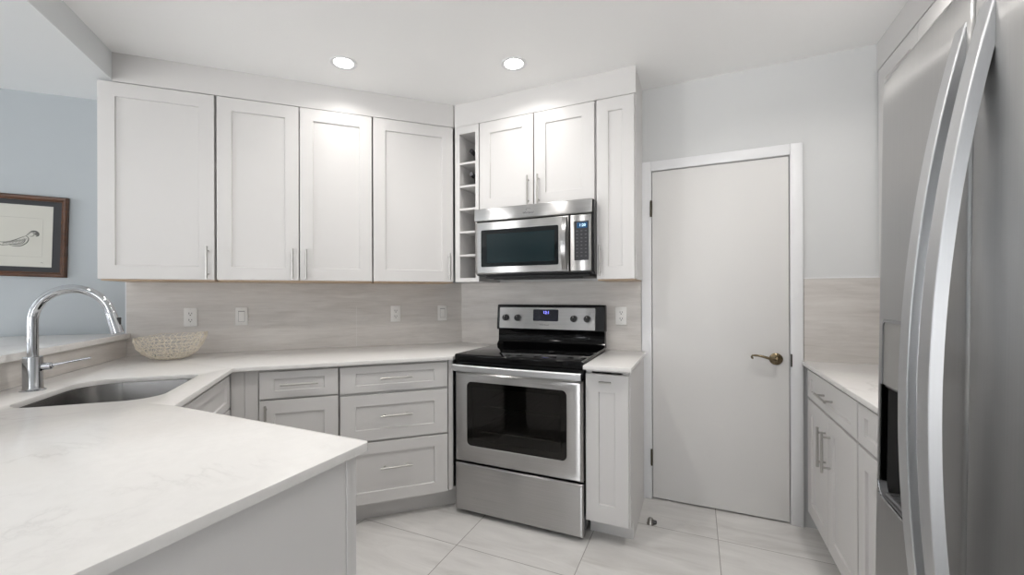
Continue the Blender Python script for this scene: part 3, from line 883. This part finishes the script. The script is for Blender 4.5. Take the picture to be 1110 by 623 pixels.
# ------------------------------------------------------------------ microwave
MY = 2.392
mx0, mx1 = -1.286, -.522
mw = thing('microwave', 'stainless over-the-range microwave with dark window and keypad', 'microwave', (0, MY, 0), 0)
MB().box(mx0 + .004, mx1 - .001, .030, Y_WALL - .004 - MY, 1.392, 1.812, .002).build('body', M['black'], mw, smooth=False)
mb = MB()
mb.box(mx0 + .05, mx1 - .03, .060, Y_WALL - .02 - MY, 1.376, 1.392, .004)
mb.box(mx0 + .10, mx1 - .08, .075, .12, 1.368, 1.378, .003)
mb.build('underside_grille', M['black_matte'], mw)
MB().box(mx0, mx1 - .008, .000, .032, 1.737, 1.816, .006, 3).build('vent_panel', M['steel_h'], mw, angle=50)
MB().box(mx1 - .012, mx1, .006, .032, 1.40, 1.812, .003).build('side_edge', M['black'], mw)
# door with a rounded outer edge
def mw_face(x0, x1, z0, z1, rl=.006, rr=.006):
    mb = MB()
    def rg_(ix0, ix1, iz, y): return [(x0 + ix0, y, z0 + iz), (x1 - ix1, y, z0 + iz), (x1 - ix1, y, z1 - iz), (x0 + ix0, y, z1 - iz)]
    mb.rings([rg_(0, 0, 0, .030), rg_(0, 0, 0, .012), rg_(rl * .25, rr * .25, .002, .005), rg_(rl, rr, .006, .0)])
    return mb
md = mw_face(mx0, -.664, 1.402, 1.730, .030, .004).build('door', M['steel_h'], mw, angle=50)
MB().slab(rrect(-1.236, -.728, 1.446, 1.678, .008, 4), -.0015, .002).build('window_border', M['mw_glass'], md, smooth=False, label='black glass border')
MB().slab(rrect(-1.196, -.752, 1.470, 1.650, .004, 4), -.0020, .001).build('window', M['mw_mesh'], md, smooth=False, label='dark teal window screen')
# bowed upright handle
hr = []
for i in range(21):
    t = i / 20; z = 1.412 + .308 * t
    d_ = -.006 - .036 * math.sin(PI * t) ** .8
    hr.append([(-.706, d_ + .012, z), (-.706, d_ + .003, z), (-.702, d_, z), (-.680, d_, z), (-.676, d_ + .003, z), (-.676, d_ + .012, z)])
MB().rings(hr).build('door_handle', M['steel_v'], md, angle=50, label='bowed stainless handle')
mp_ = mw_face(-.660, mx1 - .012, 1.402, 1.730, .004, .010).build('control_panel', M['steel_h'], mw, angle=50)
MB().slab(rrect(-.634, -.550, 1.466, 1.690, .003, 3), -.0012, .002).build('keypad', M['keypad'], mp_, smooth=False, label='dark keypad')
dp = MB().slab(rrect(-.618, -.558, 1.650, 1.682, .002, 3), -.0018, .0).build('display', M['display_mw'], mp_, smooth=False, label='blue lit display')
text_mesh('1:20', .022, 'clock_digits', M['digits_mw'], dp, (-.586, -.0022, 1.666))
for r_ in range(8):
    for c_ in range(3):
        bx_ = -.617 + c_ * .025; bz_ = 1.634 - r_ * .0205
        MB().slab(rrect(bx_ - .0055, bx_ + .0055, bz_ - .0028, bz_ + .0028, .001, 2), -.0017, -.001).build('button', M['button'], mp_, smooth=False)
text_mesh('Whirlpool', .017, 'logo', M['logo'], mw, (-.918, -.0006, 1.766), .0003, .25)
mb = MB()
rr_ = [(-.916 + .015 * math.cos(a), -.0008, 1.786 + .006 * math.sin(a)) for a in [(-.2 + 1.3 * PI * i / 16) for i in range(17)]]
mb.tube(rr_, .0008, 6).build('logo_swirl', M['logo'], mw)

# ------------------------------------------------------------------ refrigerator
FR_TILT = math.radians(-.9)
fx0, fy0 = .3725, 1.320
fg = thing('refrigerator', 'large stainless side-by-side refrigerator with water dispenser on the right', 'refrigerator', (fx0, fy0, 0), RR)
fg.rotation_euler = (FR_TILT, 0, RR)
FW = .910
MB().box(.004, FW - .004, .085, .765, .03, 1.755, .004).build('body', M['fridge_side'], fg)
MB().box(.010, FW - .010, .040, .085, .012, .095, .006).build('base_grille', M['black_matte'], fg)
for x in (.05, FW - .05):
    MB().lathe([(.02, 0), (.02, .02), (.012, .024), (.012, .04)], 'z', (x, .11, .0), 16).build('foot', M['black_matte'], fg)
    MB().box(x - .045, x + .045, .02, .14, 1.755, 1.785, .006, 2).build('hinge_cover', M['fridge_side'], fg)
def bulge(x): return .010 * ((x - .42) / .42) ** 2
def fridge_door(name, x0, x1, re0, re1, hole=None):
    z0, z1 = .105, 1.775
    xs = set()
    N = 22
    for i in range(N + 1): xs.add(round(x0 + (x1 - x0) * i / N, 5))
    for re, e, sg in ((re0, x0, 1), (re1, x1, -1)):
        for k_ in range(1, 7): xs.add(round(e + sg * re * (1 - math.cos(k_ / 6 * PI / 2)), 5))
    zs = [z0, z0 + .003, z0 + .010] + [z0 + (z1 - z0) * i / 14 for i in range(1, 14)] + [z1 - .010, z1 - .003, z1]
    if hole:
        hx0, hx1, hz0, hz1 = hole
        xs = {x for x in xs if min(abs(x - hx0), abs(x - hx1)) > .006} | {hx0, hx1}
        zs = [z for z in zs if min(abs(z - hz0), abs(z - hz1)) > .02] + [hz0, hz1]
    xs, zs = sorted(xs), sorted(zs)
    def prof(x):
        y = bulge(x)
        for re, dd in ((re0, x - x0), (re1, x1 - x)):
            if dd < re: y += re - math.sqrt(max(0, re * re - (re - dd) ** 2))
        return y
    def zo(z):
        d_ = min(z - z0, z1 - z)
        return .008 if d_ < .001 else (.002 if d_ < .005 else 0)
    bm = bmesh.new()
    g = [[bm.verts.new((x, prof(x) + zo(z), z)) for z in zs] for x in xs]
    for i in range(len(xs) - 1):
        for j in range(len(zs) - 1):
            if hole and xs[i] >= hx0 - 1e-6 and xs[i + 1] <= hx1 + 1e-6 and zs[j] >= hz0 - 1e-6 and zs[j + 1] <= hz1 + 1e-6: continue
            bm.faces.new((g[i][j], g[i + 1][j], g[i + 1][j + 1], g[i][j + 1]))
    # sides and back
    per = [g[i][0] for i in range(len(xs))] + [g[-1][j] for j in range(1, len(zs))] + [g[i][-1] for i in range(len(xs) - 2, -1, -1)] + [g[0][j] for j in range(len(zs) - 2, 0, -1)]
    bk = [bm.verts.new((v.co.x, .078, v.co.z)) for v in per]
    for i in range(len(per)):
        j = (i + 1) % len(per)
        bm.faces.new((per[i], bk[i], bk[j], per[j]))
    bm.faces.new(bk)
    mb = MB(); mb.bm.free(); mb.bm = bm
    return mb.build(name, M['steel_v'], fg, angle=50), prof
HOLE = (.036, .305, .800, 1.205)
fd, fprof = fridge_door('freezer_door', .001, .3925, .008, .006, HOLE)
rd, rprof = fridge_door('fridge_door', .3985, FW - .002, .006, .008)
def fridge_handle(parent, x0, x1):
    zc_, hh = 1.095, .612
    rr = []
    xm = (x0 + x1) / 2
    yb = bulge(xm)
    for i in range(41):
        t = -1 + 2 * i / 40
        z = zc_ + hh * t
        out = .066 * (1 - t * t)
        yo = yb - out - .001
        th = .0165
        yi = min(yo + th, yb + .006)
        rr.append([(x0, yi, z), (x0, yo + .002, z), (x0 + .0006, yo + .0006, z), (x0 + .002, yo, z), (x1 - .002, yo, z), (x1 - .0006, yo + .0006, z), (x1, yo + .002, z), (x1, yi, z)])
    return MB().rings(rr).build('door_handle', M['handle_grey'], parent, angle=20, label='long bowed satin grey handle')
fridge_handle(fd, .343, .377)
fridge_handle(rd, .414, .452)
# dispenser set into the freezer door
hx0, hx1, hz0, hz1 = HOLE
zmid = 1.056
dpn = MB()
def yb_(x): return bulge(x)
ring_out = rrect(hx0 - .003, hx1 + .003, hz0 - .003, hz1 + .003, (.030, .030, .016, .016), 6)
ring_in = rrect(hx0 + .004, hx1 - .004, hz0 + .004, hz1 - .004, (.026, .026, .011, .011), 6)
mb = MB()
R0 = [(x, yb_(x) + .004, z) for x, z in ring_out]; R1 = [(x, yb_(x) - .002, z) for x, z in ring_out]; R2_ = [(x, yb_(x) - .0025, z) for x, z in ring_in]; R3 = [(x, yb_(x) + .010, z) for x, z in ring_in]
mb.rings([R0, R1, R2_, R3], False, False)
dz = mb.build('dispenser_bezel', M['fridge_side'], fd, label='dark bezel around the dispenser')
mb = MB()
mb.slab(rrect(hx0 + .004, hx1 - .004, zmid, hz1 - .004, (.002, .002, .011, .011), 4), .008, .030)
mb.build('dispenser_panel', M['disp_panel'], dz, smooth=False, label='grey dispenser control panel')
mb = MB()
mb.box(hx0 - .002, hx0 + .004, .004, .075, hz0, zmid).box(hx1 - .004, hx1 + .002, .004, .075, hz0, zmid)
mb.box(hx0 + .004, hx1 - .004, .070, .076, hz0, zmid).box(hx0 + .004, hx1 - .004, .012, .070, zmid - .006, zmid)
mb.box(hx0 + .004, hx1 - .004, .006, .070, hz0 - .002, hz0 + .004)
mb.build('dispenser_cavity', M['disp_dark'], dz, smooth=False, label='black dispenser recess')
mb = MB()
for i in range(13):
    x = hx0 + .030 + (hx1 - hx0 - .060) * i / 12
    mb.box(x - .0015, x + .0015, .012, .064, hz0 + .004, hz0 + .010)
mb.box(hx0 + .024, hx1 - .024, .010, .014, hz0 + .004, hz0 + .010).box(hx0 + .024, hx1 - .024, .062, .066, hz0 + .004, hz0 + .010)
mb.build('drip_tray', M['fridge_side'], dz, smooth=False)
lip = [(x, yb_(x) - .004, z) for x, z in rrect(hx0, hx1, hz0, hz1, (.030, .030, .014, .014), 6)[0:14]]
MB().tube(lip, .003, 8).build('dispenser_lip', M['chrome'], dz, label='bright chrome lip')
for x in (.14, .24):
    MB().box(x - .014, x + .014, .050, .062, .90, 1.02, .004, 2).build('dispenser_paddle', M['disp_panel'], dz)

# ------------------------------------------------------------------ outlets and switches
def plate(kind, pos, rotz, label):
    t = thing(kind, label, 'outlet' if kind == 'outlet' else 'switch', pos, rotz, 'white wall plates on the backsplash')
    MB().box(-.035, .035, -.006, 0, -.057, .057, .003, 2).build('plate', M['plate'], t)
    if kind == 'outlet':
        for z in (-.020, .020):
            r = MB().slab(rrect(-.017, .017, z - .0145, z + .0145, .006, 4), -.0075, -.004).build('receptacle', M['plate'], t, smooth=False)
            mb = MB()
            mb.box(-.0085, -.0055, -.0080, -.007, z - .002, z + .009).box(.0055, .0085, -.0080, -.007, z - .001, z + .008)
            mb.slab(rrect(-.0032, .0032, z - .0110, z - .0045, .003, 3), -.0080, -.007)
            mb.build('slots', M['slot'], r, smooth=False, label='dark plug slots')
    else:
        mb = MB().rings([[(-.0165, -.005, -.033), (.0165, -.005, -.033), (.0165, -.005, .033), (-.0165, -.005, .033)],
                         [(-.0160, -.0085, -.0325), (.0160, -.0085, -.0325), (.0160, -.0065, .0325), (-.0160, -.0065, .0325)]])
        mb.build('rocker', M['plate'], t, smooth=False)
        MB().slab(rrect(-.0180, .0180, -.0345, .0345, .001, 2), -.0066, -.0055).build('rocker_gap', mat('gap_grey', (.30, .295, .29), .6) if 'gap_grey' not in bpy.data.materials else bpy.data.materials['gap_grey'], t, smooth=False)
    for z in (-.048, .048):
        MB().lathe([(.0, -.0066), (.0026, -.0064), (.003, -.006), (.003, -.005)], 'y', (0, 0, z), 12).build('screw', M['grout'], t)
    return t
zp = 1.138
nw = N_WALL - .0101
plate('outlet', sn(-.889, nw, zp), A45, 'white duplex outlet behind the woven bowl')
plate('wall_switch', sn(-.615, nw, zp), A45, 'white rocker switch nearest the woven bowl')
plate('outlet', sn(.347, nw, zp), A45, 'white duplex outlet above the drawer bank')
plate('wall_switch', sn(.686, nw, zp), A45, 'white rocker switch by the corner beside the range')
plate('outlet', (-.434, Y_WALL - .0101, zp - .004), 0, 'white duplex outlet between the range and the door frame')

# ------------------------------------------------------------------ framed print
PW, PH = .66, .452
pf = thing('framed_print', 'framed ink drawing of a reclining figure on the blue-grey wall', 'picture', sn(-1.478 - PW / 2, N_WALL - .001, 1.609), A45)
pf.rotation_euler = (0, math.radians(1.6), A45)
mb = MB()
w2, h2, fwid = PW / 2, PH / 2, .028
def fr_ring(o_, y): return [(-w2 + o_, y, -h2 + o_), (w2 - o_, y, -h2 + o_), (w2 - o_, y, h2 - o_), (-w2 + o_, y, h2 - o_)]
mb.rings([fr_ring(0, 0), fr_ring(0, -.018), fr_ring(.006, -.024), fr_ring(.016, -.022), fr_ring(.024, -.014), fr_ring(fwid, -.014), fr_ring(fwid, -.002)], False, False)
mb.build('frame', M['frame_wood'], pf, angle=30)
MB().box(-w2 + .01, w2 - .01, -.008, -.001, -h2 + .01, h2 - .01).build('mat_board', M['mat_board'], pf, smooth=False, label='dark grey mat board')
mb = MB().box(-w2 + .066, w2 - .066, -.0092, -.0078, -h2 + .055, h2 - .055)
pp = mb.build('paper', M['paper'], pf, smooth=False, label='aged cream paper')
# the ink drawing: a reclining figure with arm stretched to one side
def stroke(pts, w, m, nm='ink_line'):
    mb = MB(); P_ = []
    for i in range(len(pts) - 1):
        p0 = pts[max(i - 1, 0)]; p1 = pts[i]; p2 = pts[i + 1]; p3 = pts[min(i + 2, len(pts) - 1)]
        for q in range(6):
            t = q / 6
            P_.append(tuple(.5 * ((2 * p1[k]) + (-p0[k] + p2[k]) * t + (2 * p0[k] - 5 * p1[k] + 4 * p2[k] - p3[k]) * t * t + (-p0[k] + 3 * p1[k] - 3 * p2[k] + p3[k]) * t ** 3) for k in (0, 1)))
    P_.append(pts[-1])
    L_ = []; Rr = []
    for i, p in enumerate(P_):
        a = P_[max(i - 1, 0)]; b = P_[min(i + 1, len(P_) - 1)]
        d = Vector((b[0] - a[0], b[1] - a[1])); d = d.normalized() if d.length else Vector((1, 0))
        ww = w * (.35 + .65 * math.sin(PI * (i + .5) / len(P_)))
        L_.append((p[0] - d.y * ww, -.0095, p[1] + d.x * ww)); Rr.append((p[0] + d.y * ww, -.0095, p[1] - d.x * ww))
    for i in range(len(P_) - 1):
        vs = [mb.bm.verts.new(v) for v in (L_[i], L_[i + 1], Rr[i + 1], Rr[i])]
        mb.bm.faces.new(vs)
    return mb.build(nm, m, pp, smooth=False)
ox_, oz_ = .0, -.02
def P(*a): return [(x + ox_, z + oz_) for x, z in a]
# back and shoulder, underside, stretched arm, head with gathered hair, drapery
stroke([(.02, -.030), (.045, -.040), (.075, -.038), (.105, -.026), (.130, -.012), (.152, .000)], .0022, M['ink'])
stroke([(.02, -.052), (.060, -.056), (.095, -.050), (.120, -.045), (.140, -.032)], .0020, M['ink'])
stroke([(.150, .000), (.162, -.012), (.160, -.030), (.148, -.046), (.128, -.058), (.104, -.060), (.085, -.055)], .0026, M['ink'])
stroke([(.142, -.012), (.148, -.026), (.140, -.040), (.122, -.050), (.100, -.052)], .0020, M['ink'])
for q in range(7):
    a = .055 + .013 * q
    stroke([(a, -.050 + .002 * q), (a + .010, -.043 + .003 * q), (a + .022, -.036 + .0035 * q)], .0034, M['ink_soft'])
stroke([(.152, .000), (.160, .010), (.168, .016)], .0030, M['ink_soft'])
stroke([(.160, .006), (.166, .018), (.178, .022), (.186, .012), (.180, .000), (.168, -.002)], .0040, M['ink_soft'])
stroke([(.166, .016), (.176, .026), (.192, .026), (.203, .016), (.202, .004), (.192, .000)], .0050, M['ink'])
stroke([(.186, .016), (.194, .012), (.196, .006)], .0060, M['ink'])
stroke([(-.02, .000), (.010, -.006), (.026, -.018), (.020, -.030)], .0030, M['ink'])
stroke([(-.04, -.020), (.000, -.022), (.030, -.034)], .0050, M['ink_soft'])
stroke([(-.06, -.050), (-.01, -.046), (.030, -.052), (.060, -.058)], .0030, M['ink'])
stroke([(-.10, -.010), (-.06, .006), (-.02, .000)], .0030, M['ink'])
stroke([(-.20, -.050), (-.15, -.020), (-.10, -.040), (-.05, -.052)], .0030, M['ink'])
stroke([(-.21, .10), (.22, .10)], .0006, M['ink_soft'])
stroke([(.222, .10), (.222, -.115)], .0006, M['ink_soft'])
stroke([(-.21, -.115), (.222, -.115)], .0006, M['ink_soft'])
stroke([(.216, -.148), (.222, -.146), (.228, -.149)], .0016, M['ink_soft'])

# ------------------------------------------------------------------ door stop
ds = thing('door_stop', 'small round metal door stop on the tile floor in front of the white door', 'door stop', (-.232, 2.480, 0))
MB().lathe([(.0, .034), (.008, .034), (.013, .031), (.016, .024), (.0165, .012), (.019, .006), (.020, .0), (.0, .0)], 'z', seg=24).build('metal_body', M['stop'], ds)
MB().lathe([(.0, .032), (.008, .032), (.011, .028), (.011, .010), (.0, .010)], 'x', (0, 0, .014), 18).build('rubber_bumper', M['rubber'], ds, label='black rubber bumper')

# ------------------------------------------------------------------ recessed ceiling lights
def can(x, y, z, label, power=CAN_POWER):
    t = thing('ceiling_light', label, 'ceiling light', (x, y, z), 0, 'recessed ceiling lights')
    MB().lathe([(.050, .0), (.060, -.004), (.070, -.003), (.072, .0), (.072, .001), (.050, .001)], 'z', seg=36).build('trim_ring', M['trim'], t)
    MB().lathe([(.0, -.0015), (.051, -.0015), (.051, .0005), (.0, .0005)], 'z', seg=32).build('diffuser', M['glow'], t, label='glowing lamp disc')
    ld = bpy.data.lights.new('lamp', 'AREA'); ld.shape = 'DISK'; ld.size = .10; ld.energy = power; ld.color = CAN_COLOR
    ld.spread = math.radians(150)
    lo = bpy.data.objects.new('lamp', ld); C.objects.link(lo); lo.parent = t; lo.location = (0, 0, -.006)
CANS = [(-1.764, 1.765, 'bright recessed ceiling light above the double-door wall cabinet'),
        (-.916, 2.174, 'bright recessed ceiling light above the short cabinet over the microwave'),
        (.55, 1.85, 'unseen recessed ceiling light in front of the right wall cabinets'),  # this and the next three are out of view, put in for light
        (-.93, 1.20, 'unseen recessed ceiling light over the middle of the kitchen floor'),
        (-1.72, .45, 'unseen recessed ceiling light added above the sink'),
        (.10, -.35, 'unseen recessed ceiling light added behind the viewer')]
for x, y, lb in CANS: can(x, y, CEIL - .001, lb, CAN_POWER * (3.0 if 'middle' in lb or 'right wall' in lb else 1))
